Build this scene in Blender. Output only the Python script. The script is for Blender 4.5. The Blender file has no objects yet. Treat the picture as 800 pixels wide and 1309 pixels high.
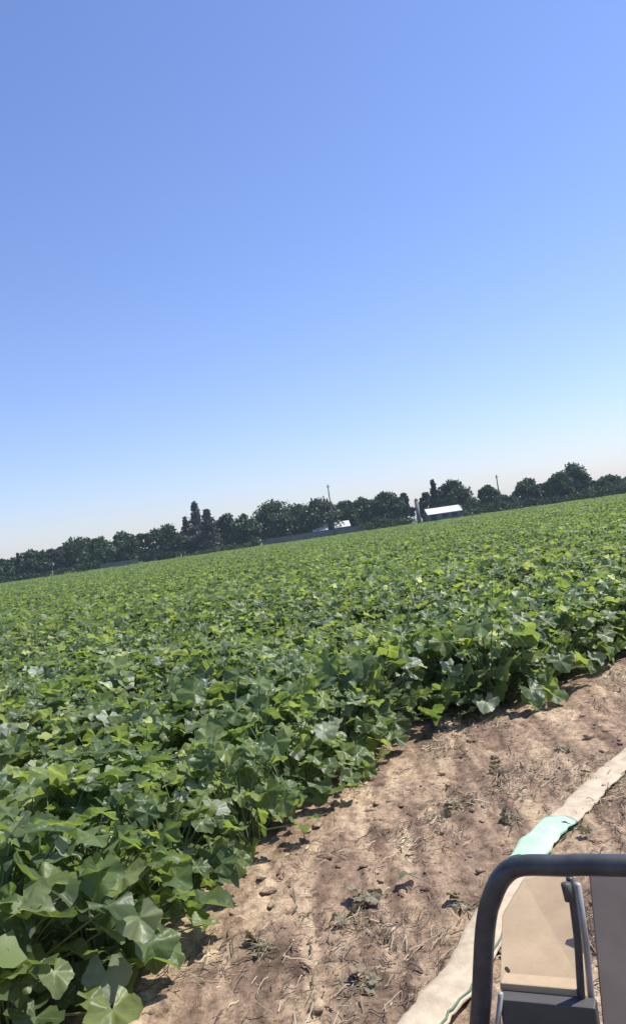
import bpy, math, random
import numpy as np
from mathutils import Vector, Matrix

rng = np.random.default_rng(11)
random.seed(11)
sc = bpy.context.scene
col = sc.collection
PI = math.pi
R_ = math.radians

# ------------------------------------------------------------------ camera
CAM_H, ROLL, PITCH, FPX = 2.0, R_(8.2), R_(1.4), 1050.0
fw = Vector((0, math.cos(PITCH), math.sin(PITCH)))
r0 = Vector((1, 0, 0)); u0 = r0.cross(fw)
rt = r0 * math.cos(ROLL) - u0 * math.sin(ROLL)
up = r0 * math.sin(ROLL) + u0 * math.cos(ROLL)
cd = bpy.data.cameras.new('camera'); cam = bpy.data.objects.new('camera', cd); col.objects.link(cam)
M3 = Matrix((rt, up, -fw)).transposed()
cam.matrix_world = Matrix.Translation((0, 0, CAM_H)) @ M3.to_4x4()
cd.sensor_fit = 'HORIZONTAL'; cd.sensor_width = 36.0; cd.lens = FPX / 800 * 36
cd.clip_start = 0.05; cd.clip_end = 6000
sc.camera = cam

# ------------------------------------------------------------------ sky, sun, exposure
SUN_EL, SUN_AZ = R_(57), R_(70)          # azimuth measured from +Y (straight ahead) towards +X (right)
w = bpy.data.worlds.new("World"); sc.world = w; w.use_nodes = True
nt = w.node_tree
bg = nt.nodes['Background']
sky = nt.nodes.new('ShaderNodeTexSky'); sky.sky_type = 'NISHITA'; sky.sun_disc = False
sky.sun_elevation = SUN_EL; sky.sun_rotation = SUN_AZ
sky.air_density = 1.2; sky.dust_density = 0.4; sky.ozone_density = 5.0; sky.altitude = 0
wb = nt.nodes.new('ShaderNodeMix'); wb.data_type = 'RGBA'; wb.blend_type = 'MULTIPLY'; wb.inputs[0].default_value = 1
wb.inputs[7].default_value = (.95, .91, 1.13, 1)          # the phone's white balance
nt.links.new(sky.outputs[0], wb.inputs[6]); nt.links.new(wb.outputs[2], bg.inputs[0]); bg.inputs[1].default_value = 0.115
sd = bpy.data.lights.new('sun', 'SUN'); sd.energy = 5.0; sd.angle = R_(0.5); sd.color = (1, .95, .87)
sun = bpy.data.objects.new('sun', sd); col.objects.link(sun)
sv = Vector((math.sin(SUN_AZ) * math.cos(SUN_EL), math.cos(SUN_AZ) * math.cos(SUN_EL), math.sin(SUN_EL)))
sun.rotation_euler = sv.to_track_quat('Z', 'Y').to_euler(); sun.location = (0, 0, 60)
sc.view_settings.view_transform = 'Standard'; sc.view_settings.look = 'None'
sc.view_settings.exposure = 0.45; sc.view_settings.gamma = 1
HAZE = 0.0003
sc.cycles.volume_bounces = 0; sc.cycles.max_bounces = 6; sc.cycles.transparent_max_bounces = 4

# ------------------------------------------------------------------ helpers
def un(px, py, z=0.0):
    """Point of the level plane at height z seen at a given place of the survey picture (800 x 1309)."""
    d = fw * FPX + rt * (px - 400) + up * (654.5 - py)
    return Vector((0, 0, CAM_H)) + d * ((z - CAM_H) / d.z)

def far(px, dist):
    """Ground point at a given distance in the direction of picture column px on the skyline."""
    yy = 688 - (px - 400) * math.tan(ROLL)
    d = fw * FPX + rt * (px - 400) + up * (654.5 - yy)
    k = dist / d.y
    return Vector((d.x * k, dist, 0))

def top_z(px, py, p):
    d = fw * FPX + rt * (px - 400) + up * (654.5 - py)
    return CAM_H + d.z * p.y / d.y

def tag(o, label=None, cat=None, group=None, kind=None):
    if label: o['label'] = label
    if cat: o['category'] = cat
    if group: o['group'] = group
    if kind: o['kind'] = kind
    return o

def empty(name, loc, rz=0.0, label=None, cat=None, group=None):
    o = bpy.data.objects.new(name, None); col.objects.link(o)
    o.empty_display_size = .1
    o.location = loc; o.rotation_euler = (0, 0, rz)
    return tag(o, label, cat, group)

def np_mesh(name, V, polys, smooth=True):
    """V: (n,3) array; polys: list of (m,k) index arrays."""
    me = bpy.data.meshes.new(name)
    V = np.asarray(V, dtype=np.float32)
    li, ls, tot = [], [], 0
    for P in polys:
        P = np.asarray(P, dtype=np.int32)
        if P.size == 0: continue
        n, k = P.shape
        ls.append(tot + np.arange(n, dtype=np.int32) * k)
        li.append(P.ravel()); tot += n * k
    li = np.concatenate(li); ls = np.concatenate(ls)
    me.vertices.add(len(V)); me.vertices.foreach_set('co', V.ravel())
    me.loops.add(len(li)); me.loops.foreach_set('vertex_index', li)
    me.polygons.add(len(ls)); me.polygons.foreach_set('loop_start', ls)
    me.polygons.foreach_set('use_smooth', np.full(len(ls), smooth))
    me.update(calc_edges=True); me.validate()
    return me

def link(name, me, mat, parent=None):
    o = bpy.data.objects.new(name, me); col.objects.link(o)
    if mat and not me.materials: me.materials.append(mat)
    if parent: o.parent = parent
    return o

class MB:
    """collects simple shapes into one mesh"""
    def __init__(s): s.v, s.f = [], []
    def add(s, vs, fs):
        b = len(s.v); s.v += [tuple(v) for v in vs]; s.f += [tuple(i + b for i in q) for q in fs]
    def box(s, c, size, M=None):
        x, y, z = [a / 2 for a in size]
        vs = [Vector((sx * x, sy * y, sz * z)) for sx in (-1, 1) for sy in (-1, 1) for sz in (-1, 1)]
        if M: vs = [M @ v for v in vs]
        vs = [v + Vector(c) for v in vs]
        s.add(vs, [(0, 1, 3, 2), (4, 6, 7, 5), (0, 4, 5, 1), (2, 3, 7, 6), (0, 2, 6, 4), (1, 5, 7, 3)])
    def tube(s, pts, rad, n=10, cap=True):
        pts = [Vector(p) for p in pts]
        rad = rad if isinstance(rad, (list, tuple)) else [rad] * len(pts)
        b = len(s.v); ref = None
        for i, p in enumerate(pts):
            t = (pts[min(i + 1, len(pts) - 1)] - pts[max(i - 1, 0)]).normalized()
            if ref is None: ref = t.orthogonal().normalized()
            ref = (ref - t * ref.dot(t)).normalized(); q = t.cross(ref)
            for k in range(n):
                a = 2 * PI * k / n
                s.v.append(tuple(p + (ref * math.cos(a) + q * math.sin(a)) * rad[i]))
        for i in range(len(pts) - 1):
            for k in range(n):
                s.f.append((b + i * n + k, b + i * n + (k + 1) % n, b + (i + 1) * n + (k + 1) % n, b + (i + 1) * n + k))
        if cap:
            s.f.append(tuple(b + k for k in range(n))[::-1])
            e = b + (len(pts) - 1) * n; s.f.append(tuple(e + k for k in range(n)))
    def build(s, name, mat, parent=None, smooth=False, bevel=0):
        me = bpy.data.meshes.new(name); me.from_pydata(s.v, [], s.f); me.update()
        for p in me.polygons: p.use_smooth = smooth
        o = link(name, me, mat, parent)
        if bevel:
            m = o.modifiers.new('bevel', 'BEVEL'); m.width = bevel; m.segments = 2; m.limit_method = 'ANGLE'
        return o

def vnoise(x, y, seed=0):
    """smooth value noise, about -1..1"""
    xi = np.floor(x).astype(np.int64); yi = np.floor(y).astype(np.int64)
    fx, fy = x - xi, y - yi
    def h(a, b):
        n = (a * 374761393 + b * 668265263 + seed * 2147483647) & 0xffffffff
        n = ((n ^ (n >> 13)) * 1274126177) & 0xffffffff
        return ((n ^ (n >> 16)) & 0xffff) / 32767.5 - 1
    ux, uy = fx * fx * (3 - 2 * fx), fy * fy * (3 - 2 * fy)
    return (h(xi, yi) * (1 - ux) + h(xi + 1, yi) * ux) * (1 - uy) + (h(xi, yi + 1) * (1 - ux) + h(xi + 1, yi + 1) * ux) * uy

# ------------------------------------------------------------------ materials
def newmat(name):
    m = bpy.data.materials.new(name); m.use_nodes = True
    t = m.node_tree; b = t.nodes['Principled BSDF']
    return m, t, b

def N(t, typ, **kw):
    n = t.nodes.new(typ)
    for k, v in kw.items():
        if k in n.inputs: n.inputs[k].default_value = v
        else: setattr(n, k, v)
    return n

def ramp(t, src, stops):
    r = t.nodes.new('ShaderNodeValToRGB'); e = r.color_ramp.elements
    while len(e) < len(stops): e.new(.5)
    for i, (p, c) in enumerate(stops):
        e[i].position = p; e[i].color = (*c, 1)
    t.links.new(src, r.inputs[0]); return r

def leafmat(name, stops, trans, rough=.42, spec=.5, tfac=.3, scale=9.0, bump=0):
    m, t, b = newmat(name)
    geo = N(t, 'ShaderNodeNewGeometry')
    r = ramp(t, geo.outputs['Random Per Island'], stops)
    nz = N(t, 'ShaderNodeTexNoise', Scale=scale, Detail=2.0)
    tc = N(t, 'ShaderNodeTexCoord'); t.links.new(tc.outputs['Object'], nz.inputs['Vector'])
    mr = N(t, 'ShaderNodeMapRange'); mr.inputs['To Min'].default_value = .72; mr.inputs['To Max'].default_value = 1.28
    t.links.new(nz.outputs[0], mr.inputs[0])
    oi = N(t, 'ShaderNodeObjectInfo')
    m2 = N(t, 'ShaderNodeMapRange'); m2.inputs['To Min'].default_value = .85; m2.inputs['To Max'].default_value = 1.15
    t.links.new(oi.outputs['Random'], m2.inputs[0])
    mu = N(t, 'ShaderNodeMath', operation='MULTIPLY'); t.links.new(mr.outputs[0], mu.inputs[0]); t.links.new(m2.outputs[0], mu.inputs[1])
    vm = N(t, 'ShaderNodeVectorMath', operation='SCALE')
    t.links.new(r.outputs[0], vm.inputs[0]); t.links.new(mu.outputs[0], vm.inputs['Scale'])
    if bump:                                       # pale main veins
        av = N(t, 'ShaderNodeAttribute', attribute_name='vein')
        pw = N(t, 'ShaderNodeMath', operation='POWER'); pw.inputs[1].default_value = 5.0; t.links.new(av.outputs['Fac'], pw.inputs[0])
        sc_ = N(t, 'ShaderNodeMath', operation='MULTIPLY'); sc_.inputs[1].default_value = .55; t.links.new(pw.outputs[0], sc_.inputs[0])
        vx = N(t, 'ShaderNodeMix', data_type='RGBA'); t.links.new(sc_.outputs[0], vx.inputs[0]); t.links.new(vm.outputs[0], vx.inputs[6])
        vx.inputs[7].default_value = (.30, .36, .17, 1); vm = vx; vo_ = vx.outputs[2]
    else: vo_ = vm.outputs[0]
    t.links.new(vo_, b.inputs['Base Color'])
    b.inputs['Roughness'].default_value = rough; b.inputs['Specular IOR Level'].default_value = spec
    tr = N(t, 'ShaderNodeBsdfTranslucent')
    if bump:                                       # puckered blade between the veins
        vo = N(t, 'ShaderNodeTexNoise', Scale=13.0, Detail=2.0, Distortion=.6); t.links.new(tc.outputs['Object'], vo.inputs['Vector'])
        bp = N(t, 'ShaderNodeBump', Strength=bump, Distance=.022); t.links.new(vo.outputs[0], bp.inputs['Height'])
        t.links.new(bp.outputs[0], b.inputs['Normal']); t.links.new(bp.outputs[0], tr.inputs['Normal'])
    tm = N(t, 'ShaderNodeMix', data_type='RGBA', blend_type='MULTIPLY'); tm.inputs[0].default_value = 1
    t.links.new(vo_, tm.inputs[6]); tm.inputs[7].default_value = (*trans, 1)
    t.links.new(tm.outputs[2], tr.inputs[0])
    mx = N(t, 'ShaderNodeMixShader'); mx.inputs[0].default_value = tfac
    t.links.new(b.outputs[0], mx.inputs[1]); t.links.new(tr.outputs[0], mx.inputs[2])
    t.links.new(mx.outputs[0], t.nodes['Material Output'].inputs[0])
    return m

CROP = [(0.0, (0.073, 0.114, 0.045)), (0.35, (0.112, 0.167, 0.063)), (0.7, (0.155, 0.215, 0.074)), (0.86, (0.205, 0.262, 0.074)), (0.945, (0.204, 0.257, 0.116)), (1.0, (0.388, 0.427, 0.347))]
M_leaf = leafmat('crop leaf', CROP, (1.85, 1.78, .9), bump=.6, rough=.42, spec=.40, tfac=.48)
CROP_FAR = CROP[:3] + [(1.0, (.235, .28, .095))]
M_leaf_far = leafmat('crop leaf far', CROP_FAR, (1.85, 1.78, .9), rough=.5, spec=.35, tfac=.5, scale=.25)
M_stem = leafmat('crop stem', [(0, (.10, .14, .05)), (1, (.20, .24, .11))], (1, 1, 1), tfac=.05)
TREES = {
    'dark': leafmat('tree leaf dark', [(0, (.026, .054, .022)), (1, (.055, .100, .038))], (1.4, 1.4, .9), rough=.55, spec=.3, tfac=.15, scale=.35),
    'mid': leafmat('tree leaf mid', [(0, (.034, .066, .027)), (1, (.075, .120, .048))], (1.4, 1.4, .9), rough=.55, spec=.3, tfac=.15, scale=.35),
    'grey': leafmat('tree leaf grey', [(0, (.050, .058, .045)), (1, (.095, .105, .080))], (1.2, 1.2, 1.), rough=.6, spec=.3, tfac=.12, scale=.35),
    'olive': leafmat('hedge leaf olive', [(0, (.045, .062, .022)), (1, (.10, .125, .045))], (1.4, 1.4, .9), rough=.55, spec=.3, tfac=.15, scale=.5),
}

def simple(name, c, rough=.6, var=.15, scale=8.0, metal=0.0, bump=0.0, c2=None, spec=.5):
    m, t, b = newmat(name)
    tc = N(t, 'ShaderNodeTexCoord'); nz = N(t, 'ShaderNodeTexNoise', Scale=scale, Detail=6.0, Roughness=.6)
    t.links.new(tc.outputs['Object'], nz.inputs['Vector'])
    c2 = c2 or tuple(x * (1 - 2 * var) for x in c)
    r = ramp(t, nz.outputs[0], [(.32, c2), (.62, c)])
    t.links.new(r.outputs[0], b.inputs['Base Color'])
    b.inputs['Roughness'].default_value = rough; b.inputs['Metallic'].default_value = metal
    b.inputs['Specular IOR Level'].default_value = spec
    if bump:
        bp = N(t, 'ShaderNodeBump', Strength=bump, Distance=.02); t.links.new(nz.outputs[0], bp.inputs['Height'])
        t.links.new(bp.outputs[0], b.inputs['Normal'])
    return m

M_bark = simple('bark', (.09, .075, .06), .9, .25, 6)
M_wallgrey = simple('weathered concrete', (.17, .175, .15), .9, .12, .6)
M_white = simple('white sheet roofing', (.62, .62, .60), .5, .08, .7)
M_silo = simple('galvanised silo', (.20, .20, .19), .8, .12, 1.5)
M_shedwall = simple('grey shed wall', (.16, .165, .16), .8, .12, .8)
M_dark = simple('dark doorway', (.03, .032, .035), .8, .1, 1)
M_pole = simple('weathered pole wood', (.11, .10, .09), .9, .2, 3)
M_ceramic = simple('insulator', (.35, .33, .30), .3, .1, 3)

# soil ---------------------------------------------------------------
m, t, b = newmat('dry clod soil'); M_soil = m
tc = N(t, 'ShaderNodeTexCoord')
n1 = N(t, 'ShaderNodeTexNoise', Scale=1.1, Detail=6.0, Roughness=.62, Distortion=.5)
n2 = N(t, 'ShaderNodeTexNoise', Scale=14.0, Detail=8.0, Roughness=.68)
n3 = N(t, 'ShaderNodeTexNoise', Scale=70.0, Detail=6.0, Roughness=.7)
mp = N(t, 'ShaderNodeMapping'); mp.inputs['Rotation'].default_value = (0, 0, R_(30)); mp.inputs['Scale'].default_value = (1.6, .27, 1)
n4 = N(t, 'ShaderNodeTexNoise', Scale=2.2, Detail=5.0, Roughness=.6, Distortion=.8)
for n in (n1, n2, n3): t.links.new(tc.outputs['Object'], n.inputs['Vector'])
t.links.new(tc.outputs['Object'], mp.inputs[0]); t.links.new(mp.outputs[0], n4.inputs['Vector'])
ra = ramp(t, n4.outputs[0], [(.34, (.155, .109, .077)), (.44, (.275, .195, .138)), (.52, (.40, .294, .202)), (.62, (.56, .434, .29))])
rb = ramp(t, n2.outputs[0], [(.32, (.33, .31, .30)), (.47, (.80, .78, .76)), (.62, (1.05, 1.03, 1.0)), (.75, (1.3, 1.28, 1.22))])
mxa = N(t, 'ShaderNodeMix', data_type='RGBA', blend_type='MULTIPLY'); mxa.inputs[0].default_value = 1
t.links.new(ra.outputs[0], mxa.inputs[6]); t.links.new(rb.outputs[0], mxa.inputs[7])
rc = ramp(t, n3.outputs[0], [(.34, (.6, .58, .57)), (.55, (1, 1, 1)), (.75, (1.2, 1.2, 1.2))])
mxb = N(t, 'ShaderNodeMix', data_type='RGBA', blend_type='MULTIPLY'); mxb.inputs[0].default_value = .8
t.links.new(mxa.outputs[2], mxb.inputs[6]); t.links.new(rc.outputs[0], mxb.inputs[7])
t.links.new(mxb.outputs[2], b.inputs['Base Color'])
b.inputs['Roughness'].default_value = .95; b.inputs['Specular IOR Level'].default_value = .15
bp1 = N(t, 'ShaderNodeBump', Strength=.8, Distance=.03); bp2 = N(t, 'ShaderNodeBump', Strength=.7, Distance=.008)
t.links.new(n2.outputs[0], bp1.inputs['Height']); t.links.new(n3.outputs[0], bp2.inputs['Height'])
t.links.new(bp1.outputs[0], bp2.inputs['Normal']); t.links.new(bp2.outputs[0], b.inputs['Normal'])

# ------------------------------------------------------------------ ground, one sheet to the horizon
def axis(lo, hi, step, far_):
    mid = np.arange(lo, hi + step / 2, step); a, s = [], step
    v = hi
    while v < far_: s *= 1.25; v += s; a.append(v)
    c, s, v = [], step, lo
    while v > -far_: s *= 1.25; v -= s; c.append(v)
    return np.concatenate([np.array(c[::-1]), mid, np.array(a)])
gx = axis(-2.2, 5.2, .022, 2300.); gy = axis(2.6, 11.0, .024, 2300.)
def soil_h(X, Y):
    near = np.clip(1 - (np.hypot(X - 1.2, Y - 6) - 7) / 10, 0, 1)
    c, s = math.cos(R_(28)), math.sin(R_(28))
    a, q = X * c - Y * s, X * s + Y * c            # a: across the track, q: along it
    h = .035 * vnoise(a * 1.3, q * .5, 1) + .022 * vnoise(a * 3.2, q * 1.6, 2)
    cl = vnoise(X * 8, Y * 8, 3); h += .030 * np.maximum(cl, 0) ** 1.0
    cl = vnoise(X * 17 + 5, Y * 17, 4); h += .022 * np.abs(cl)
    h += .009 * vnoise(X * 37, Y * 37, 5)
    return h * near
GX, GY = np.meshgrid(gx, gy)
GZ = soil_h(GX, GY) - .02
V = np.stack([GX, GY, GZ], -1).reshape(-1, 3)
nx, ny = len(gx), len(gy)
ii = (np.arange(ny - 1)[:, None] * nx + np.arange(nx - 1)[None]).ravel()
ground = link('ground', np_mesh('ground', V, [np.stack([ii, ii + 1, ii + nx + 1, ii + nx], -1)]), M_soil)
tag(ground, 'bare brown cloddy soil strip beside the crop', 'soil', kind='structure')

M_meadow = simple('far meadow grass', (.10, .14, .055), .95, .15, .05)
mb = MB(); mb.add([(-2200, 181, .05), (2200, 181, .05), (2200, 2250, .05), (-2200, 2250, .05)], [(0, 1, 2, 3)])
tag(mb.build('meadow', M_meadow), 'green grassland beyond the tree line', 'meadow', kind='structure')

# ------------------------------------------------------------------ where the crop grows
EDGE_PX = [(50, 1390), (145, 1297), (250, 1196), (335, 1112), (400, 1040), (450, 1000), (520, 960), (556, 915), (700, 903), (760, 870), (800, 850), (860, 822)]
edge = [un(*p) for p in EDGE_PX]
e0 = edge[0] + (edge[0] - edge[2]).normalized() * 8
e9 = edge[-1] + (edge[-1] - edge[-3]).normalized() * 60
EDGE = np.array([[p.x, p.y] for p in [e0] + edge + [e9]])
poly = np.vstack([EDGE, [[400, 300], [-400, 300], [-400, -10]]])
def inside(P):
    x, y = P[:, 0], P[:, 1]; r = np.zeros(len(P), bool); j = len(poly) - 1
    for i in range(len(poly)):
        xi, yi = poly[i]; xj, yj = poly[j]
        c = ((yi > y) != (yj > y)) & (x < (xj - xi) * (y - yi) / (yj - yi + 1e-12) + xi)
        r ^= c; j = i
    return r
def edge_dist(P):
    d = np.full(len(P), 1e9)
    for a, b_ in zip(EDGE[:-1], EDGE[1:]):
        ab = b_ - a; tt = np.clip(((P - a) @ ab) / (ab @ ab), 0, 1)
        d = np.minimum(d, np.linalg.norm(P - a - tt[:, None] * ab, axis=1))
    return d

# ------------------------------------------------------------------ leaves
def leaf_template(lod):
    """lobed broad leaf, stalk joint at the origin, blade along +X, unit width about 1"""
    n = {0: 37, 1: 9, 2: 5}[lod]
    th = np.linspace(-R_(158), R_(158), n)
    r = .50 * (.91 + .09 * np.cos(5 * th * .98)) * (1.02 + .20 * np.cos(th))
    if lod == 0: r = r * (1 + .022 * np.where(np.arange(n) % 2 == 0, 1, -1))        # toothed margin
    ox, oy = r * np.cos(th), r * np.sin(th)
    if lod == 0:
        O = np.stack([ox, oy], -1); V = np.vstack([[[0, 0]], O * .38, O * .72, O])
        F3 = [(0, 1 + i, 2 + i) for i in range(n - 1)]
        F4 = [(1 + q * n + i, 1 + (q + 1) * n + i, 2 + (q + 1) * n + i, 2 + q * n + i) for q in (0, 1) for i in range(n - 1)]
    elif lod == 1:
        V = np.vstack([[[0, 0]], np.stack([ox, oy], -1)]); F3 = [(0, 1 + i, 2 + i) for i in range(n - 1)]; F4 = []
    else:
        V = np.array([[-.35, 0], [0, -.45], [.58, 0], [0, .45]]); F3 = [(0, 1, 2), (0, 2, 3)]; F4 = []
    return V, np.array(F3).reshape(-1, 3), np.array(F4).reshape(-1, 4)
VEIN = np.zeros(len(leaf_template(0)[0])); VEIN[0] = 1
for k in (2, 10, 18, 26, 34): VEIN[1 + k] = 1; VEIN[38 + k] = .93; VEIN[75 + k] = .7
LEAF = {k: leaf_template(k) for k in (0, 1, 2)}

def make_leaves(pos, size, yaw, tilt, rollv, lod, rg):
    """pos (n,3) joint positions; blade heads along yaw and dips by tilt. returns V,F3,F4"""
    T, F3, F4 = LEAF[lod]; n, k = len(pos), len(T)
    x = T[None, :, 0] * np.ones((n, 1)); y = T[None, :, 1] * rg.uniform(.85, 1.15, (n, 1))
    fold = rg.uniform(.05, .45, (n, 1)); droop = rg.uniform(.0, .55, (n, 1)); ph = rg.uniform(0, 6.28, (n, 1))
    rr = np.hypot(x, y); an = np.arctan2(y, x)
    z = fold * np.sqrt(y ** 2 + .012) - droop * np.maximum(x, 0) ** 2 - .25 * droop * y ** 2
    z += .15 * rr * np.sin(an * rg.integers(3, 6, (n, 1)) + ph) + .13 * rr ** 2 * np.sin(an * 8 + ph * 2) * (lod == 0)
    P = np.stack([x, y, z], -1) * size[:, None, None]
    cr, sr = np.cos(rollv)[:, None], np.sin(rollv)[:, None]
    X, Y, Z = P[..., 0], P[..., 1] * cr - P[..., 2] * sr, P[..., 1] * sr + P[..., 2] * cr
    ct, st = np.cos(tilt)[:, None], np.sin(tilt)[:, None]
    X, Z = X * ct + Z * st, -X * st + Z * ct
    cy, sy = np.cos(yaw)[:, None], np.sin(yaw)[:, None]
    X, Y = X * cy - Y * sy, X * sy + Y * cy
    V = np.stack([X, Y, Z], -1) + pos[:, None]
    off = (np.arange(n) * k)[:, None, None]
    return V.reshape(-1, 3), (F3[None] + off).reshape(-1, 3), (F4[None] + off).reshape(-1, 4) if len(F4) else np.zeros((0, 4), int)

def plant_variant(seed, edge=False):
    rg = np.random.default_rng(seed); n = int(rg.integers(66, 80)) + (48 if edge else 0)
    base = np.array([0, 0, 0.])
    az = rg.uniform(0, 2 * PI, n); q = rg.uniform(0, 1, n)
    rad = .06 + .50 * np.sqrt(q) * rg.uniform(.7, 1.1, n)
    hmax = .66 - .55 * np.clip(rad - .15, 0, 1) ** 1.3
    low = rg.uniform(0, 1, n)
    hz = hmax * np.where((low < (.5 if edge else .35)) | (rad > .42) & (low < .6), rg.uniform(.15, .6, n), rg.uniform(.72, 1.08, n))
    if edge:                                       # bushier, leafy down to the soil
        hz = np.where(rad > .34, hz * (1.05 - .8 * np.clip((rad - .3) / .3, 0, 1) * rg.uniform(.5, 1.1, n)), hz) + .03
    pos = np.stack([rad * np.cos(az), rad * np.sin(az), hz], -1)
    size = rg.uniform(.11, .25, n) * np.where(rg.uniform(0, 1, n) < .15, .6, 1)
    yaw = az + rg.normal(0, .7, n); tilt = rg.normal(.30, .42, n) + .5 * np.clip(rad - .35, 0, 1); rl = rg.normal(0, .38, n)
    V, F3, F4 = make_leaves(pos, size, yaw, tilt, rl, 0, rg)
    fol = np_mesh('crop foliage', V, [F3, F4]); fol.materials.append(M_leaf)
    at = fol.attributes.new('vein', 'FLOAT', 'POINT'); at.data.foreach_set('value', np.tile(VEIN, n).astype(np.float32))
    s = MB()
    for i in range(n):
        if i % 5 > 2: continue
        q0 = rg.uniform(.02, .16); p0 = Vector((q0 * math.cos(az[i] + .5), q0 * math.sin(az[i] + .5), .0)); p2 = Vector(pos[i]); m1 = p0.lerp(p2, .5)
        m1 = Vector((m1.x * .75, m1.y * .75, p2.z * .62))
        s.tube([p0, m1, p2], [.008, .006, .004], 4, False)
    me = bpy.data.meshes.new('crop stems'); me.from_pydata(s.v, [], s.f); me.update()
    for p in me.polygons: p.use_smooth = True
    me.materials.append(M_stem)
    return fol, me
VARS = [plant_variant(100 + i) for i in range(9)]
EVARS = [plant_variant(200 + i, True) for i in range(6)]

# plant positions on a loose jittered grid over the visible wedge
sp = .64
gxx, gyy = np.meshgrid(np.arange(-120, 120, sp), np.arange(.5, 178, sp))
P = np.stack([gxx.ravel(), gyy.ravel()], -1); P[:, 0] += .37 * ((np.round((P[:, 1] - .5) / sp)).astype(int) % 2)
P += rng.uniform(-.2, .2, P.shape)
ang = np.abs(np.arctan2(P[:, 0], P[:, 1]))
P = P[((ang < R_(29)) | (np.hypot(P[:, 0], P[:, 1]) < 7) & (ang < R_(50))) & inside(P)]
ed = edge_dist(P); keep = ed > .26
P, ed = P[keep], ed[keep]
# an extra line that fills the margin
tt = []
for a, b_ in zip(EDGE[:-2], EDGE[1:-1]):
    L = np.linalg.norm(b_ - a); k = max(1, int(L / .62)); nrm = np.array([-(b_ - a)[1], (b_ - a)[0]]) / L
    for i in range(k):
        tt.append(a + (b_ - a) * (i + .5) / k + nrm * (.40 + rng.uniform(-.09, .12)))
tt = np.array(tt); tt = tt[inside(tt)]
tt = tt[(edge_dist(tt) > .24)]
d = np.linalg.norm(P[:, None] - tt[None], axis=2).min(1); keep = d > .40
P = np.vstack([tt, P[keep]]); ed = edge_dist(P)

def in_view(p, z=.5, mx=60):
    v = Vector((p[0], p[1], z)) - Vector((0, 0, CAM_H)); dz = v @ fw
    if dz < .3: return False
    x, y = 400 + FPX * (v @ rt) / dz, 654.5 - FPX * (v @ up) / dz
    return -mx < x < 800 + mx and y < 1309 + mx
dist = np.linalg.norm(P, axis=1)
vis = np.array([in_view(p) if dd < 40 else False for p, dd in zip(P, dist)])
idx = np.where(vis)[0]; idx = idx[np.argsort(dist[idx])][:300]
sel = np.zeros(len(P), bool); sel[idx] = True
GRP_E, GRP_I = 'crop plants along the soil edge', 'crop plants inside the field'
corner = un(640, 890)
ci = min(idx, key=lambda i: (P[i][0] - corner.x) ** 2 + (P[i][1] - corner.y) ** 2)
for c, i in enumerate(idx):
    x, y = P[i]
    if i == ci: lab, g = 'tall bushy green crop plant where the soil edge turns towards the right', GRP_E
    elif ed[i] < .75: lab, g = 'broad-leaved green crop plant overhanging the edge of the bare soil', GRP_E
    else: lab, g = 'broad-leaved green crop plant packed among others inside the field', GRP_I
    pool = EVARS if ed[i] < .8 else VARS
    fol, stm = pool[int(rng.integers(0, len(pool)))]
    e = empty('crop_plant', (x, y, float(soil_h(np.array([x]), np.array([y]))[0]) - .02), rng.uniform(0, 6.28), lab, 'crop plant', g)
    s = rng.uniform(.85, 1.15) * (1 + .12 * float(vnoise(np.array([x * .35]), np.array([y * .35]), 9)[0])) * (1.1 if i == ci else 1)
    e.scale = (s * rng.uniform(.95, 1.1), s * rng.uniform(.95, 1.1), s)
    e.rotation_euler = (rng.normal(0, .06), rng.normal(0, .06), e.rotation_euler[2])
    o = link('foliage', fol, None, e); o = link('stem', stm, None, e)

# all the rest of the field: leaves in one far mass
rest = P[~sel & (dist > 2)]; rd = np.linalg.norm(rest, axis=1)
chunks = []
def canopy(pts, n, lod, smin, smax, sprd):
    k = len(pts); rg = rng
    az = rg.uniform(0, 2 * PI, (k, n)); r = sprd * np.sqrt(rg.uniform(0, 1, (k, n)))
    x = pts[:, 0:1] + r * np.cos(az); y = pts[:, 1:2] + r * np.sin(az)
    hs = (1 + .13 * vnoise(x * .35, y * .35, 9)) * rg.uniform(.86, 1.14, (k, 1))
    z = hs * (.66 - .55 * np.clip(r - .15, 0, 1) ** 1.3) * rg.uniform(.70 if lod < 2 else .84, 1.08, (k, n))
    pos = np.stack([x, y, z], -1).reshape(-1, 3); m_ = len(pos)
    return make_leaves(pos, rg.uniform(smin, smax, m_), az.ravel() + rg.normal(0, .7, m_), rg.normal(.3, .42, m_), rg.normal(0, .38, m_), lod, rg)
nearr = rd < 36
for msk, n, lod, a, b_, s_ in ((rd < 36, 70, 1, .11, .23, .48), ((rd >= 36) & (rd < 75), 72, 2, .11, .22, .46), (rd >= 75, 56, 2, .13, .25, .46)):
    if msk.any(): chunks.append(canopy(rest[msk], n, lod, a, b_, s_))
Vs, Fs, off = [], [], 0
for V, F3, F4 in chunks:
    Vs.append(V); Fs.append(F3 + off); off += len(V)
far_crop = link('crop_foliage', np_mesh('crop foliage far', np.vstack(Vs), [np.vstack(Fs)]), M_leaf_far)
tag(far_crop, 'dense green crop canopy filling the field back to the tree line', 'crop', kind='stuff')

# ------------------------------------------------------------------ far verge below the trees
def cards(pos, size, rg):
    n = len(pos); a = rg.normal(0, 1, (n, 3)); a /= np.linalg.norm(a, axis=1)[:, None]
    c = np.cross(a, rg.normal(0, 1, (n, 3))); c /= np.linalg.norm(c, axis=1)[:, None]
    s = size[:, None]
    V = np.stack([pos - a * s, pos - c * s * .62, pos + a * s, pos + c * s * .62], 1)
    V += rg.normal(0, .12, V.shape) * size[:, None, None]
    return V.reshape(-1, 3), np.arange(n * 4).reshape(-1, 4)

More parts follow.
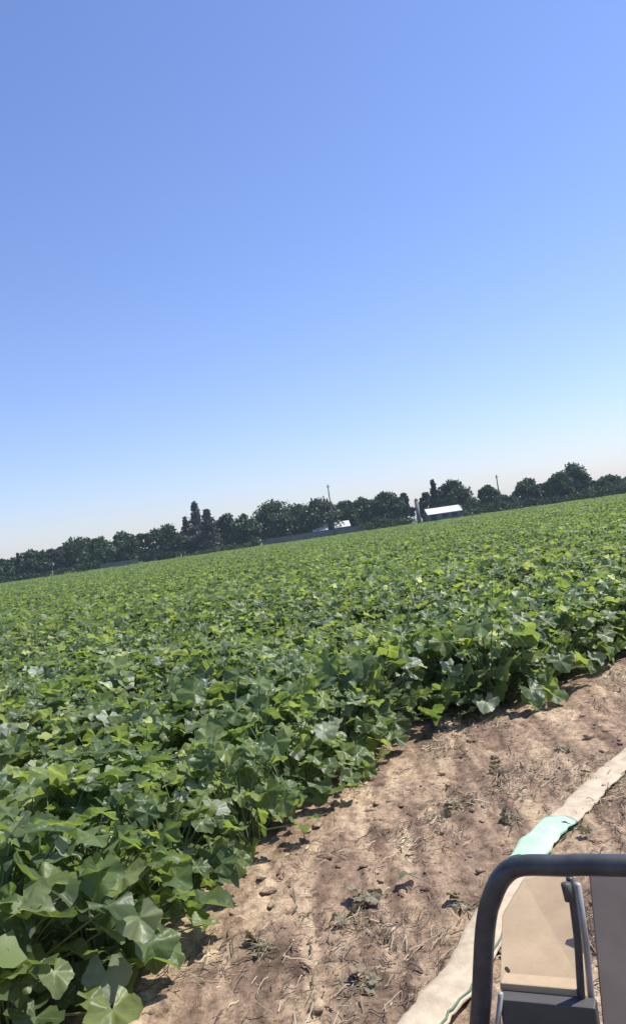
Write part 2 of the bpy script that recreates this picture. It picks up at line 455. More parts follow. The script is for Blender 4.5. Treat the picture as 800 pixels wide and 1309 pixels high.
def crown_points(kind, W, Hh, z0, rg, n):
    """uneven crown: leaf clumps on limbs, inside an envelope W wide from z0 to Hh"""
    hc = Hh - z0; pts = []
    k = {'spire': 90, 'round': 64, 'dome': 60, 'loose': 30, 'twin': 40}[kind]
    for i in range(k):
        u = rg.uniform(0, 1)
        if kind == 'spire':
            rr = W / 2 * (1 - u) ** .85 * (.6 + .4 * min(1, u * 5)) * rg.uniform(.1, 1)
            cr = (.09 + .13 * (1 - u)) * W * rg.uniform(.6, 1.3)
        elif kind == 'dome':
            rr = W / 2 * math.sqrt(max(0, 1 - u ** 1.7)) * math.sqrt(rg.uniform(0, 1)) * .92; cr = .13 * W * rg.uniform(.7, 1.3)
        else:
            v = 2 * u - 1
            rr = W / 2 * math.sqrt(max(.04, 1 - abs(v) ** 2.4)) * rg.uniform(.35, 1) ** .7 * .86; cr = min(W, hc) * rg.uniform(.14, .25)
            if kind == 'loose': cr *= .75
        th = rg.uniform(0, 2 * PI); c = np.array([rr * math.cos(th), rr * math.sin(th), z0 + hc * (.05 + .88 * u) + rg.normal(0, .03 * hc)])
        m_ = max(8, int(n / k * rg.uniform(.7, 1.3)))
        d_ = rg.normal(0, 1, (m_, 3)); d_ /= np.linalg.norm(d_, axis=1)[:, None]
        pts.append(c + d_ * (cr * rg.uniform(.25, 1, (m_, 1)) ** .6) * np.array([1, 1, .8]))
    p = np.vstack(pts); p[:, 2] = np.clip(p[:, 2], .15, None)
    return p

def tree(name, cx, wpx, ytop, kind, mat, label, dist=172.0, cat='tree', z0f=.12, group=None):
    p = far(cx, dist); Hh = top_z(cx, ytop, p); W = wpx / FPX * dist
    rg = np.random.default_rng(int(cx * 7 + ytop))
    e = empty(name, p, rg.uniform(0, 6), label, cat, group)
    pts = crown_points(kind, W, Hh, Hh * z0f, rg, 7000 if kind != 'spire' else 3000)
    V, F = cards(pts, rg.uniform(.18, .42, len(pts)), rg)
    link('crown', np_mesh('crown', V, [F], False), TREES[mat], e)
    mb = MB()
    rb = .025 * Hh + .06
    pl = [(0, 0, -.2), (rg.normal(0, .1), rg.normal(0, .1), Hh * .35), (rg.normal(0, .2), rg.normal(0, .2), Hh * .82)]
    mb.tube(pl, [rb, rb * .7, rb * .2], 7)
    for i in range(7):
        u = rg.uniform(.15, .75); th = rg.uniform(0, 6.28); L = W * .4 * (1 - .4 * u)
        a = Vector((0, 0, Hh * u * .9)); c = a + Vector((math.cos(th) * L, math.sin(th) * L, Hh * .16))
        mb.tube([a, a.lerp(c, .5) + Vector((0, 0, .1)), c], [rb * .45, rb * .3, rb * .1], 5)
    mb.build('trunk', M_bark, e, True)
    return e

TL = [
 (2, 26, 716, 'round', 'dark', 'dark bushy tree cut by the left edge of the picture'),
 (27, 6, 706, 'spire', 'dark', 'small thin dark cypress rising from the low trees at the far left'),
 (20, 24, 714, 'round', 'mid', 'low round tree beside the small thin cypress at the far left'),
 (46, 34, 704, 'round', 'dark', 'dark flat-topped tree just right of the small thin cypress'),
 (72, 24, 698, 'loose', 'grey', 'greyish loose tree with a knob-like top, left of the broad square-topped tree'),
 (104, 38, 687, 'round', 'mid', 'broad square-topped green tree, the tallest at the left end of the tree line'),
 (130, 34, 690, 'round', 'mid', 'green tree sloping down right of the broad square-topped tree'),
 (160, 30, 683, 'round', 'dark', 'dark rounded tree above the left grey wall'),
 (188, 24, 681, 'loose', 'dark', 'dark tree with a notched top between two taller rounded trees'),
 (215, 34, 673, 'round', 'dark', 'dark domed tree left of the grey cypress cluster'),
 (243, 20, 660, 'spire', 'grey', 'shortest cypress of the grey cypress cluster, at its left'),
 (257, 27, 637, 'spire', 'grey', 'tallest pointed cypress of the grey cypress cluster'),
 (271, 28, 648, 'spire', 'grey', 'blunt cypress at the right of the grey cypress cluster'),
 (258, 44, 672, 'round', 'grey', 'grey-brown rounded tree in front of the cypress cluster'),
 (292, 26, 659, 'round', 'dark', 'flat dark tree right of the cypress cluster'),
 (318, 30, 661, 'round', 'dark', 'dark tree in the dip left of the big round tree'),
 (353, 40, 642, 'round', 'mid', 'big round green tree over the left end of the long grey wall'),
 (383, 32, 647, 'round', 'mid', 'green tree between the two big round crowns'),
 (413, 42, 639, 'round', 'mid', 'big round green tree just left of the taller utility pole'),
 (446, 28, 641, 'round', 'dark', 'dark tree just right of the taller utility pole'),
 (468, 28, 638, 'round', 'mid', 'mid green tree behind the white greenhouse end'),
 (496, 36, 633, 'round', 'dark', 'dark wide tree left of the pale silo'),
 (520, 20, 629, 'loose', 'grey', 'thin greyish tree touching the pale silo'),
 (549, 20, 630, 'loose', 'grey', 'thin grey-green tree between the silo and the dark cypress'),
 (560, 15, 609, 'spire', 'dark', 'tall dark cypress behind the white-roofed shed'),
 (584, 56, 616, 'dome', 'dark', 'large dark dome-shaped tree behind the white-roofed shed'),
 (626, 24, 622, 'twin', 'dark', 'dark tree with two spikes left of the shorter utility pole'),
 (648, 30, 632, 'round', 'mid', 'low tree at the foot of the shorter utility pole'),
 (676, 28, 613, 'round', 'mid', 'blue-green round tree right of the shorter utility pole'),
 (700, 22, 615, 'loose', 'mid', 'small loose tree between the blue-green tree and the tallest crown at the right'),
 (718, 26, 604, 'round', 'dark', 'dark tree forming the left shoulder of the tallest crown at the right'),
 (740, 30, 594, 'round', 'dark', 'tallest dark bushy tree at the right of the tree line'),
 (756, 14, 611, 'loose', 'dark', 'narrow dark tree at the right side of the tallest bushy tree'),
 (780, 34, 609, 'round', 'mid', 'pale green low tree near the right edge behind the olive hedge'),
 (806, 30, 611, 'round', 'mid', 'green tree cut by the right edge of the picture'),
]
for i, (cx, wpx, yt, kd, mt, lab) in enumerate(TL):
    nm = 'cypress_tree' if kd == 'spire' else 'broadleaf_tree'
    tree(nm, cx, wpx * 1.3, yt, kd, mt, lab, dist=176 + (i % 3) * 4, z0f=.06)

def hedge(x0, x1, hts, mat, label, dist=171.0, dens=26):
    """clipped or wild hedge running between two picture columns; hts = height along it"""
    a, b_ = far(x0, dist), far(x1, dist); L = (b_ - a).length
    rg = np.random.default_rng(int(1000 + x0 * 3 + x1)); n = int(L * dens * 3)
    e = empty('hedge', (a + b_) / 2, math.atan2(b_.y - a.y, b_.x - a.x), label, 'hedge')
    s = rg.uniform(-.5, .5, n); hh = np.interp(s + .5, np.linspace(0, 1, len(hts)), hts)
    hh = hh * (1 + .16 * vnoise(s * L * .7, s * 0 + x0, 3))
    z = hh * rg.uniform(0, 1, n) ** .8; wd = 1.1 * np.sqrt(np.clip(1.05 - (z / (hh + .01)) ** 3, 0, 1))
    pos = np.stack([s * L, rg.uniform(-1, 1, n) * wd, z + .05], -1)
    V, F = cards(pos, rg.uniform(.10, .24, n), rg)
    link('foliage', np_mesh('hedge foliage', V, [F], False), TREES[mat], e)
    mb = MB()
    for k in range(max(3, int(L / 2.5))):
        x = -L / 2 + L * (k + .5) / max(3, int(L / 2.5)); q = float(np.interp(x / L + .5, np.linspace(0, 1, len(hts)), hts))
        mb.tube([(x, 0, -.1), (x + .1, .05, q * .5), (x - .05, 0, q * .85)], [.06, .05, .02], 5)
    mb.build('stem', M_bark, e, True)
hedge(-30, 60, [2.2, 2.0, 1.7], 'dark', 'dark low hedge at the foot of the trees at the left edge')
hedge(60, 132, [1.8, 2.2, 2.4], 'dark', 'dark hedge under the broad square-topped tree')
hedge(172, 238, [2.4, 2.8, 2.0], 'dark', 'dark shaggy hedge between the left grey wall and the clipped olive hedge')
hedge(240, 322, [1.3, 1.8, 2.1], 'olive', 'clipped olive hedge below the cypress cluster', 170)
hedge(323, 340, [2.6, 2.2], 'dark', 'short dark bush closing the gap left of the long grey wall', 169)
hedge(462, 530, [2.2, 2.9, 2.5, 2.0], 'olive', 'shaggy olive hedge between the greenhouse and the pale silo', 170)
hedge(592, 668, [1.8, 2.4, 2.9, 2.6], 'mid', 'mixed green hedge between the white-roofed shed and the blue-green tree', 170)
hedge(664, 726, [2.6, 2.4, 2.2], 'grey', 'pale greyish hedge below the tallest bushy tree', 171)
hedge(726, 830, [2.2, 3.0, 3.2, 3.0], 'olive', 'olive green hedge running to the right edge', 170)

hedge(-40, 130, [3.6, 4.2, 4.6], 'dark', 'tall dark thicket filling the gaps behind the trees at the left edge', 189, 10)
hedge(120, 345, [5.0, 4.6, 4.8, 5.0], 'dark', 'tall dark thicket filling the gaps behind the cypress cluster', 189, 10)
hedge(335, 532, [5.0, 5.2, 4.6], 'mid', 'tall green thicket filling the gaps behind the long grey wall', 189, 10)
hedge(540, 770, [3.6, 4.0, 3.4, 4.2], 'mid', 'tall green thicket filling the gaps behind the shorter utility pole', 189, 10)

def low_wall(x0, x1, h0, h1, label, dist):
    a, b_ = far(x0, dist), far(x1, dist); L = (b_ - a).length
    e = empty('garden_wall', (a + b_) / 2, math.atan2(b_.y - a.y, b_.x - a.x), label, 'wall')
    mb = MB()
    mb.add([(-L/2, -.1, -.2), (L/2, -.1, -.2), (L/2, .1, -.2), (-L/2, .1, -.2), (-L/2, -.1, h0), (L/2, -.1, h1), (L/2, .1, h1), (-L/2, .1, h0)],
           [(0, 3, 2, 1), (4, 5, 6, 7), (0, 1, 5, 4), (1, 2, 6, 5), (2, 3, 7, 6), (3, 0, 4, 7)])
    mb.build('wall_face', M_wallgrey, e)
    cp = MB()
    cp.add([(-L/2-.05, -.16, h0), (L/2+.05, -.16, h1), (L/2+.05, .16, h1), (-L/2-.05, .16, h0), (-L/2-.05, -.16, h0+.1), (L/2+.05, -.16, h1+.1), (L/2+.05, .16, h1+.1), (-L/2-.05, .16, h0+.1)],
           [(0, 3, 2, 1), (4, 5, 6, 7), (0, 1, 5, 4), (1, 2, 6, 5), (2, 3, 7, 6), (3, 0, 4, 7)])
    cp.v = [(x, y, z + .003) for x, y, z in cp.v]
    cp.build('coping', M_wallgrey, e)
low_wall(340, 468, 1.9, 1.9, 'long low grey wall below the two big round trees', 170)
low_wall(128, 176, 1.5, 1.7, 'short low grey wall left of the dark shaggy hedge', 170)

# white-roofed shed, greenhouse, silo, poles -------------------------
def gable(name, x0, x1, dist, eave, ridge, depth, label, cat, wallm, roofm, doors, turn=0.0):
    a, b_ = far(x0, dist), far(x1, dist); L = (b_ - a).length
    e = empty(name, (a + b_) / 2 + Vector((0, depth / 2, 0)), math.atan2(b_.y - a.y, b_.x - a.x) + turn, label, cat)
    w_ = MB(); D = depth / 2
    for sx in (-1, 1):
        x = sx * L / 2
        w_.add([(x, -D, -.2), (x, D, -.2), (x, D, eave), (x, 0, ridge - .06), (x, -D, eave)], [(0, 1, 2, 3, 4)])
    for sy in (-1, 1):
        w_.add([(-L/2, sy*D, -.2), (L/2, sy*D, -.2), (L/2, sy*D, eave), (-L/2, sy*D, eave)], [(0, 1, 2, 3)])
    w_.build('wall', wallm, e)
    r_ = MB(); o = .25
    sl = (ridge - eave) / D
    for sy in (-1, 1):
        q = [(-L/2-o, sy*(D+o), eave-o*sl), (L/2+o, sy*(D+o), eave-o*sl), (L/2+o, 0, ridge), (-L/2-o, 0, ridge)]
        r_.add(q + [(x, y, z + .07) for x, y, z in q], [(0, 1, 2, 3), (4, 7, 6, 5), (0, 4, 5, 1), (1, 5, 6, 2), (2, 6, 7, 3), (3, 7, 4, 0)])
    r_.build('roof', roofm, e)
    for (dx, dw, dh, dz, nm) in doors:
        d_ = MB(); d_.box((dx * L, -D - .02, dz + dh / 2), (dw, .03, dh)); d_.build(nm, M_dark, e)
    return e
gable('farm_shed', 548, 590, 171.5, 2.2, 3.35, 5.0, 'low grey shed with a long bright white roof', 'shed', M_shedwall, M_white,
      [(-.36, 1.3, 2.0, 0, 'door'), (.0, 1.2, .7, 1.2, 'window'), (.28, 1.2, .7, 1.2, 'window')], R_(3))
gable('greenhouse', 404, 421, 172.5, 2.2, 3.5, 4.0, 'small white-roofed greenhouse left of the taller utility pole behind the long grey wall', 'greenhouse', M_shedwall, M_white,
      [(-.2, .9, 1.7, 0, 'door'), (.2, 1.0, .8, 1.1, 'window')], R_(-8))
gable('greenhouse', 429, 447, 173.5, 2.3, 3.4, 4.0, 'small white-roofed greenhouse right of the taller utility pole behind the long grey wall', 'greenhouse', M_shedwall, M_white,
      [(.1, .9, 1.7, 0, 'door'), (-.25, 1.0, .8, 1.1, 'window')], R_(5))
p = far(536, 173); zt = top_z(536, 636, p)
s = empty('silo', p, 0, 'narrow pale upright silo standing left of the tall dark cypress', 'silo')
mb = MB(); mb.tube([(0, 0, -.2), (0, 0, zt - .5)], .42, 20); mb.build('shell', M_silo, s, True)
mb = MB(); mb.tube([(0, 0, zt - .497), (0, 0, zt)], [.46, .08], 20); mb.build('roof', M_silo, s, True)
def pole(px, ytop, dist, label):
    p = far(px, dist); Hh = top_z(px, ytop, p)
    e = empty('utility_pole', p, .2, label, 'utility pole')
    mb = MB(); mb.tube([(0, 0, -.5), (0, 0, Hh)], [.17, .11], 10); mb.build('post', M_pole, e, True)
    mb = MB(); mb.box((0, -.17, Hh - .5), (.7, .08, .1)); mb.build('crossarm', M_pole, e)
    for x in (-.28, .28):
        mb = MB(); mb.tube([(x, -.17, Hh - .436), (x, -.17, Hh - .36), (x, -.17, Hh - .26)], [.03, .06, .03], 8); mb.build('insulator', M_ceramic, e, True)
pole(428, 618, 168.6, 'taller utility pole standing before the two white greenhouses')
pole(641, 606, 173, 'shorter utility pole standing right of the dark tree with two spikes')

# ------------------------------------------------------------------ soil litter: clods and dry stalks
def soil_pts(n, seed):
    rg = np.random.default_rng(seed); out = []
    while sum(map(len, out)) < n:
        q = np.stack([rg.uniform(-1.6, 5.0, n * 2), rg.uniform(2.6, 10, n * 2)], -1)
        q = q[~inside(q)]; out.append(q)
    return np.vstack(out)[:n], rg
import bmesh
bm = bmesh.new(); bmesh.ops.create_icosphere(bm, subdivisions=2, radius=1)
ICO = np.array([v.co[:] for v in bm.verts]); ICOF = np.array([[v.index for v in f.verts] for f in bm.faces]); bm.free()
q, rg = soil_pts(2200, 5)
m_ = vnoise(q[:, 0] * 1.6, q[:, 1] * 1.2, 21) + rg.normal(0, .35, len(q)) > -.05
q = q[m_]; n = len(q)
sz = .006 + .030 * rg.uniform(0, 1, n) ** 4
def1 = 1 + .5 * vnoise(ICO[None, :, 0] * 1.7 + np.arange(n)[:, None] * 3.1, ICO[None, :, 1] * 1.7 + ICO[None, :, 2] * 2.3, 8)
Vc = ICO[None] * def1[..., None] * sz[:, None, None] * rg.uniform(.7, 1.4, (n, 1, 3)) * np.array([1, 1, .4])
Vc[..., 0] += q[:, 0, None]; Vc[..., 1] += q[:, 1, None]; Vc[..., 2] += (soil_h(q[:, 0], q[:, 1]) - .02 + sz * .05)[:, None]
Fc = (ICOF[None] + (np.arange(n) * len(ICO))[:, None, None]).reshape(-1, 3)
o = link('soil_clods', np_mesh('soil clods', Vc.reshape(-1, 3), [Fc]), M_soil)
tag(o, 'crumbled clods of dry brown soil scattered over the bare strip', 'clods', kind='stuff')

M_straw = leafmat('dry stalk', [(0, (.05, .038, .03)), (.5, (.13, .10, .07)), (.8, (.30, .24, .16)), (1, (.50, .43, .30))], (1, 1, 1), rough=.8, spec=.2, tfac=.05)
q, rg = soil_pts(30000, 6)
cl = vnoise(q[:, 0] * 2.4, q[:, 1] * 1.7, 31)
q = q[cl + rg.normal(0, .3, len(q)) > .06]; n = len(q)
L = .015 + .12 * rg.uniform(0, 1, n) ** 2; yaw = np.where(rg.uniform(0, 1, n) < .55, R_(58) + rg.normal(0, .4, n), rg.uniform(0, 2 * PI, n)); pit = np.abs(rg.normal(0, .22, n)); wd = rg.uniform(.0008, .0030, n) * np.where(rg.uniform(0, 1, n) < .06, 2, 1)
seg = np.linspace(-.5, .5, 5)
cv = rg.normal(0, .16, n)
ax = yaw[:, None] + cv[:, None] * seg[None] * 2
dx, dy = np.cos(ax) * L[:, None] / 4, np.sin(ax) * L[:, None] / 4
px_, py_ = q[:, 0:1] + np.cumsum(dx, 1), q[:, 1:2] + np.cumsum(dy, 1)
pz_ = soil_h(px_, py_) - .012 + (seg + .5)[None] * L[:, None] * np.sin(pit)[:, None]
nxv, nyv = -np.sin(ax) * wd[:, None], np.cos(ax) * wd[:, None]
A = np.stack([px_ + nxv, py_ + nyv, pz_], -1); B = np.stack([px_ - nxv, py_ - nyv, pz_], -1); C = np.stack([px_, py_, pz_ + wd[:, None] * 1.6], -1)
Vv = np.stack([A, C, B], 2).reshape(n, 15, 3)
fs = []
for i in range(4):
    for k in range(2): fs.append((i * 3 + k, i * 3 + k + 1, i * 3 + k + 4, i * 3 + k + 3))
fs = (np.array(fs)[None] + (np.arange(n) * 15)[:, None, None]).reshape(-1, 4)
o = link('dry_stalk_litter', np_mesh('dry stalk litter', Vv.reshape(-1, 3), [fs]), M_straw)
tag(o, 'dry broken stalks and straw littering the bare soil', 'litter', kind='stuff')

# wilted weeds that can be told apart
M_weed = leafmat('wilted weed', [(0, (.085, .075, .045)), (.5, (.17, .155, .09)), (1, (.36, .32, .21))], (1.2, 1.2, .8), rough=.6, spec=.4, tfac=.2)
def weed(px, py, size, label, seed):
    p = un(px, py); rg = np.random.default_rng(seed)
    e = empty('weed_tuft', (p.x, p.y, float(soil_h(np.array([p.x]), np.array([p.y]))[0]) - .025), rg.uniform(0, 6), label, 'weed')
    n = 40; mb = MB()
    for i in range(n):
        th = rg.uniform(0, 6.28); L = size * rg.uniform(.2, 1.0); el = rg.uniform(.05, .8); w_ = rg.uniform(.0015, .006)
        b0 = Vector((rg.normal(0, .3) * size, rg.normal(0, .3) * size, 0)); d_ = Vector((math.cos(th), math.sin(th), 0)); nn = Vector((-math.sin(th), math.cos(th), 0))
        pts = [b0 + d_ * (L * s_) + Vector((0, 0, L * (el * s_ - .75 * el * s_ * s_) + .01)) for s_ in (0, .35, .7, 1)]
        vs = []
        for s_, pp in zip((.7, 1, .7, .1), pts): vs += [pp + nn * w_ * s_, pp - nn * w_ * s_]
        mb.add(vs, [(0, 1, 3, 2), (2, 3, 5, 4), (4, 5, 7, 6)])
    mb.build('blades', M_weed, e, True)
    for k in range(4):
        az = rg.uniform(0, 6.28)
        V, F3, F4 = make_leaves(np.array([[math.cos(az) * size * .5, math.sin(az) * size * .5, rg.uniform(.02, .06)]]), rg.uniform(.04, .09, 1), np.array([az]), rg.normal(.2, .5, 1), rg.normal(0, .5, 1), 0, rg)
        link('leaf', np_mesh('weed leaf', V, [F3, F4]), M_weed, e)
for i, a in enumerate([
    (590, 1022, .17, 'wispy grey-green weed tuft in the middle of the soil strip, nearest to the crop corner'),
    (560, 1040, .13, 'flattened pale weed tuft left of the wispy one in mid strip'),
    (470, 1142, .13, 'dark green weed tuft lying left of the fallen pale leaf'),
    (440, 1168, .11, 'small brownish weed tuft below the dark green one'),
    (655, 1050, .12, 'weed tuft just above the mint green stretch of hose'),
    (742, 1066, .15, 'spiky weed tuft just above the black rail at the right of the hose'),
    (770, 1010, .10, 'small weed leaning on the right side of the pale hose'),
    (640, 985, .14, 'weed tuft among dark litter under the crop corner'),
    (330, 1205, .12, 'weed tuft near the crop edge at the lower left of the strip'),
    (455, 1262, .15, 'weed tuft at the bottom of the soil strip'),
    (590, 1150, .10, 'weed tuft just left of the black upright tube'),
    (720, 965, .13, 'weed tuft right of the crop corner beside the far end of the hose')]):
    weed(*a, 50 + i)
# a fallen leaf
p = un(524, 1126); e = empty('fallen_leaf', (p.x, p.y, float(soil_h(np.array([p.x]), np.array([p.y]))[0]) + .0), 0, 'pale curled leaf fallen in the middle of the bare soil', 'leaf')
V, F3, F4 = make_leaves(np.array([[0, 0, .03]]), np.array([.13]), np.array([2.6]), np.array([.25]), np.array([.5]), 0, np.random.default_rng(3))
M_pale = leafmat('dried leaf', [(0, (.42, .45, .34)), (1, (.42, .45, .34))], (1, 1, .8), tfac=.2)
link('blade', np_mesh('leaf blade', V, [F3, F4]), M_pale, e)
mb = MB(); mb.tube([(0, 0, .03), (.04, -.03, .02), (.08, -.05, .01)], [.003, .003, .002], 6); mb.build('stalk', M_pale, e, True)

# ------------------------------------------------------------------ flat hose on the soil
M_hose = simple('dusty pale hose', (.52, .43, .30), .8, .1, 9, bump=.5, c2=(.36, .28, .19))
M_mint = simple('mint green sleeve', (.34, .60, .40), .75, .08, 9, bump=.6, c2=(.50, .60, .44))
M_strip = simple('dark green hose seam', (.10, .17, .11), .6, .1, 5)
HP = [(470, 1420), (548, 1309), (603, 1234), (650, 1140), (688, 1084), (730, 1048), (762, 1012), (800, 980), (850, 948)]
hp = [un(*p) for p in HP]
d1, d0 = (hp[-1] - hp[-2]).normalized(), (hp[0] - hp[1]).normalized()
hp = [hp[0] + d0 * 2.2 + Vector((-.1, 0, 0)), hp[0] + d0 * 1.1] + hp + [hp[-1] + d1 * 1.5, hp[-1] + d1 * 3.2 + Vector((.15, 0, 0)), hp[-1] + d1 * 5]
def spline(P_, n):
    out = []
    Q = [P_[0] * 2 - P_[1]] + P_ + [P_[-1] * 2 - P_[-2]]
    for i in range(1, len(Q) - 2):
        for k in range(n):
            t_ = k / n; a, b_, c, d_ = Q[i - 1], Q[i], Q[i + 1], Q[i + 2]
            out.append(.5 * ((2 * b_) + (c - a) * t_ + (2 * a - 5 * b_ + 4 * c - d_) * t_ ** 2 + (3 * b_ - a - 3 * c + d_) * t_ ** 3))
    out.append(P_[-1]); return out
hs = spline(hp, 14)
he = empty('irrigation_hose', hs[len(hs) // 2] * 1.0, 0, 'flat dusty tan irrigation hose with a mint green stretch lying on the soil', 'hose')
base = he.location.copy()
def hose_piece(i0, i1, name, mat, wd, th, lift=0.0):
    mb = MB(); prof = []
    for k in range(14):
        a = 2 * PI * k / 14; prof.append((math.copysign(abs(math.cos(a)) ** .7, math.cos(a)) * wd / 2, math.sin(a) * th / 2))
    n = len(prof); vs, fs = [], []
    idxs = range(i0, i1 + 1)
    for c, i in enumerate(idxs):
        p = hs[i]; t_ = (hs[min(i + 1, len(hs) - 1)] - hs[max(i - 1, 0)]).normalized(); nn = Vector((-t_.y, t_.x, 0))
        z = .022 + float(soil_h(np.array([p.x]), np.array([p.y]))[0]) * .5 + lift
        wf = 1 + .05 * math.sin(i * .55) + .03 * math.sin(i * 1.7)
        for (u, v) in prof:
            q_ = p + nn * (u * wf) + Vector((0, 0, z + v * (1 + .3 * math.sin(i * .9 + u * 30)))) - base
            vs.append(q_)
    for c in range(len(idxs) - 1):
        for k in range(n): fs.append((c * n + k, c * n + (k + 1) % n, (c + 1) * n + (k + 1) % n, (c + 1) * n + k))
    fs.append(tuple(range(n))); fs.append(tuple(len(vs) - n + k for k in range(n))[::-1])
    mb.add(vs, fs); return mb.build(name, mat, he, True)
he.location = (base.x, base.y, 0); base = Vector((base.x, base.y, 0))
i_a, i_b = 5 * 14 + 8, 6 * 14 + 10
hose_piece(0, len(hs) - 1, 'hose_body', M_hose, .195, .034)
hose_piece(i_a, i_b, 'sleeve', M_mint, .199, .046, .001)
mb = MB(); seam = []
for i in range(0, i_a):
    p = hs[i]; t_ = (hs[i + 1] - hs[max(i - 1, 0)]).normalized(); nn = Vector((-t_.y, t_.x, 0))
    wf = 1 + .05 * math.sin(i * .55) + .03 * math.sin(i * 1.7)
    seam.append(p - nn * (.084 * wf) + Vector((0, 0, .036 + float(soil_h(np.array([p.x]), np.array([p.y]))[0]) * .5)) - base)
mb.tube(seam, .005, 6); mb.build('seam', M_strip, he, True)

# ------------------------------------------------------------------ farm cart beside the camera
M_tube = simple('black painted tube', (.028, .030, .033), .40, .2, 22, c2=(.060, .062, .064))
M_board = simple('tan plywood', (.46, .34, .205), .7, .1, 6, bump=.2, c2=(.35, .25, .15))
M_panel = simple('grey sheet panel', (.205, .168, .140), .8, .1, 4, c2=(.15, .122, .10), spec=.2)
M_sill = simple('dark grey sill', (.075, .068, .064), .6, .15, 6)
M_lightm = simple('bare aluminium trim', (.42, .41, .38), .4, .12, 12, metal=.3)
M_rub = simple('tyre rubber', (.025, .025, .025), .9, .2, 20)
BZ = 1.22
A = un(664, 1104, BZ); Bv = un(800, 1108, BZ)
uax = (Bv - A); uax.z = 0; uax.normalize(); vax = Vector((-uax.y, uax.x, 0))     # u along the rail, v away from the camera
if vax.y < 0: vax = -vax
def on(px, py, v=0.0):
    """rail-plane coordinates (u, v, z) of a surveyed corner"""
    d = fw * FPX + rt * (px - 400) + up * (654.5 - py); o_ = Vector((0, 0, CAM_H))
    k = ((A + vax * v - o_) @ vax) / (d @ vax); q_ = o_ + d * k - A
    return Vector((q_ @ uax, v, q_.z + A.z))
cart = empty('farm_cart', (A.x, A.y, 0), math.atan2(uax.y, uax.x), 'farm cart with a black tube rail, tan board and grey side panel', 'cart')
loc = lambda px, py, v=0.0: on(px, py, v)
# main rail: leaning upright, rounded corner, level top bar
pb = loc(610, 1330); pm = loc(620, 1190); pc1 = loc(630, 1145); pc2 = loc(645, 1118); pc3 = loc(668, 1107); pe = loc(800, 1107)
LB = Vector((pb.x - (pm.x - pb.x) * 1.6, 0, .62))
ends = Vector((pe.x + .75, 0, pe.z))
mb = MB(); mb.tube(spline([LB, pb, pm, pc1, pc2, pc3, pc3.lerp(pe, .4), pe, ends], 6), .0225, 14); mb.build('tube_rail', M_tube, cart, True)
# inner post with light trim, behind the rail
ip0, ip1, ip2 = loc(728, 1122, .05), loc(738, 1200, .05), loc(750, 1320, .05)
mb = MB(); mb.tube(spline([ip0, ip1, ip2, Vector((ip2.x + .05, .05, .62))], 5), .0085, 10); mb.build('inner_post', M_tube, cart, True)
mb = MB(); mb.tube([loc(723, 1130, .028), loc(727, 1152, .028)], [.011, .009], 10); mb.build('clamp', M_sill, cart, True)
tr = [loc(738, 1130, .075), loc(748, 1200, .075), loc(760, 1320, .075)]
mb = MB(); mb.tube(tr + [Vector((tr[2].x + .05, .075, .62))], .0075, 8); mb.build('trim_strip', M_lightm, cart, True)
# tan board behind the rail, cut at its top corner, with a ledge
def plate(name, pts, th, mat, bevel=.003):
    mb = MB(); n = len(pts); q2 = [p + Vector((0, th, 0)) for p in pts]
    mb.add(list(pts) + q2, [tuple(range(n))[::-1], tuple(range(n, 2 * n))] + [(i, (i + 1) % n, n + (i + 1) % n, n + i) for i in range(n)])
    return mb.build(name, mat, cart, False, bevel)
bd = plate('board', [loc(641, 1172, .33), loc(668, 1126, .45), loc(728, 1108, .47), loc(754, 1275, .09), loc(638, 1275, .09)], .02, M_board)
lg = MB(); a_, b_ = loc(640, 1252, .07), loc(738, 1252, .07); c_ = loc(640, 1272, .07)
lg.box(((a_.x + b_.x) / 2, .076, (a_.z + c_.z) / 2), (abs(b_.x - a_.x), .045, abs(a_.z - c_.z))); lg.build('ledge', M_board, cart, False, .004)
s1 = MB(); a_, b_ = loc(640, 1270, .04), loc(760, 1270, .04)
s1.box(((a_.x + b_.x) / 2, .035, (a_.z + .60) / 2), (abs(b_.x - a_.x), .04, a_.z - .60)); s1.build('sill', M_sill, cart, False, .004)
sx = pe.x + .74
p1, p2, p3 = loc(752, 1112, .30), loc(800, 1114, .30), loc(772, 1330, .085)
plate('side_panel', [p1, Vector((sx, .30, p2.z)), Vector((sx, .085, p3.z)), p3], .012, M_panel)
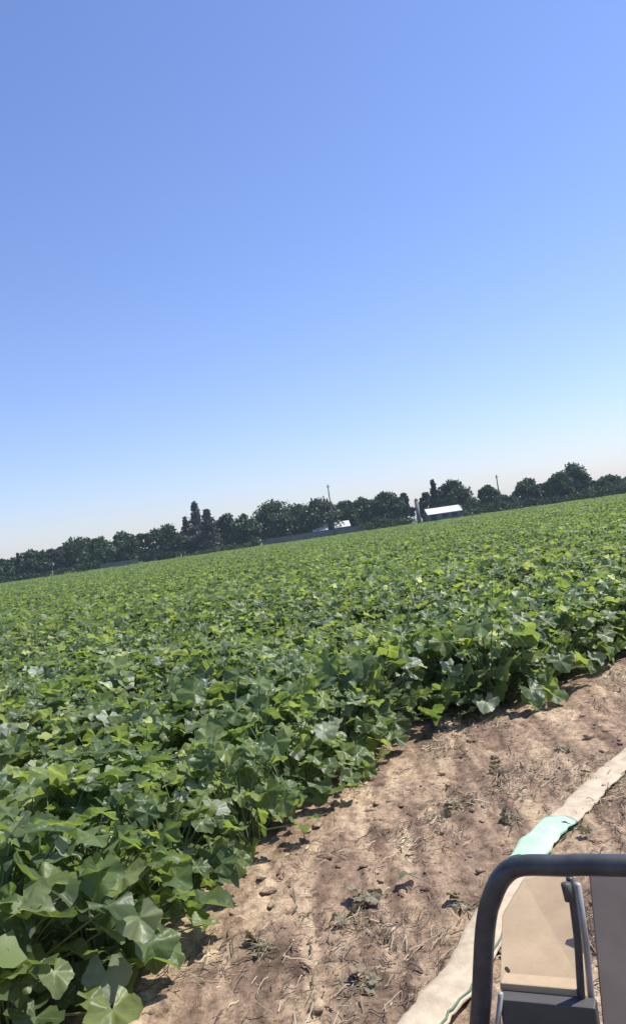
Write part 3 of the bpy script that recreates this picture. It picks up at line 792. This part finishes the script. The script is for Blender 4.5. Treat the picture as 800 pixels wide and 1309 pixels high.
st = [loc(640, 1270, .01), loc(634, 1330, .01)]
mb = MB(); mb.tube(st + [Vector((st[1].x - .05, .01, .62))], .006, 8); mb.build('trim_strip', M_lightm, cart, True)
for (px, py, vv) in ((742, 1240, .135), (648, 1240, .135)):
    c0 = loc(px, py, vv); nb = Vector((0, -.75, .66)).normalized()
    mb = MB(); mb.tube([c0 - nb * .012, c0 + nb * .006], .005, 10); mb.build('bolt', M_sill, cart)
# bed, chassis and wheels below the picture
bx0, bx1 = LB.x - .05, pe.x + .8
mb = MB(); mb.box(((bx0 + bx1) / 2, -.10, .585), (bx1 - bx0, .75, .05)); mb.build('bed', M_sill, cart, False, .005)
mb = MB()
mb.box(((bx0 + bx1) / 2, -.4, .53), (bx1 - bx0, .05, .055)); mb.box(((bx0 + bx1) / 2, .2, .53), (bx1 - bx0, .05, .055))
for x in (bx0 + .25, bx1 - .25): mb.tube([(x, -.46, .26), (x, .27, .26)], .02, 8); mb.box((x, -.36, .39), (.05, .03, .23)); mb.box((x, .16, .39), (.05, .03, .23))
mb.build('chassis', M_tube, cart)
for x in (bx0 + .25, bx1 - .25):
    for y in (-.50, .30):
        wv = MB(); ring = [(x + .22 * math.cos(a * PI / 12), y, .26 + .22 * math.sin(a * PI / 12)) for a in range(25)]
        wv.tube(ring, .045, 10, False); wo = wv.build('tyre', M_rub, cart, True)
        rm = MB(); rm.tube([(x, y - .03, .26), (x, y + .03, .26)], .185, 20); rm.build('rim', M_lightm, wo, True)

# ------------------------------------------------------------------ the air
m = bpy.data.materials.new('summer haze'); m.use_nodes = True; t = m.node_tree; t.nodes.clear()
pv = N(t, 'ShaderNodeVolumePrincipled', Density=HAZE); pv.inputs['Color'].default_value = (.70, .88, 1, 1)
mo = N(t, 'ShaderNodeOutputMaterial'); t.links.new(pv.outputs[0], mo.inputs['Volume'])
mb = MB(); mb.box((0, 0, 8.6), (7000, 7000, 20.4)); tag(mb.build('haze', m), 'thin pale summer haze over the field', 'haze', kind='stuff')
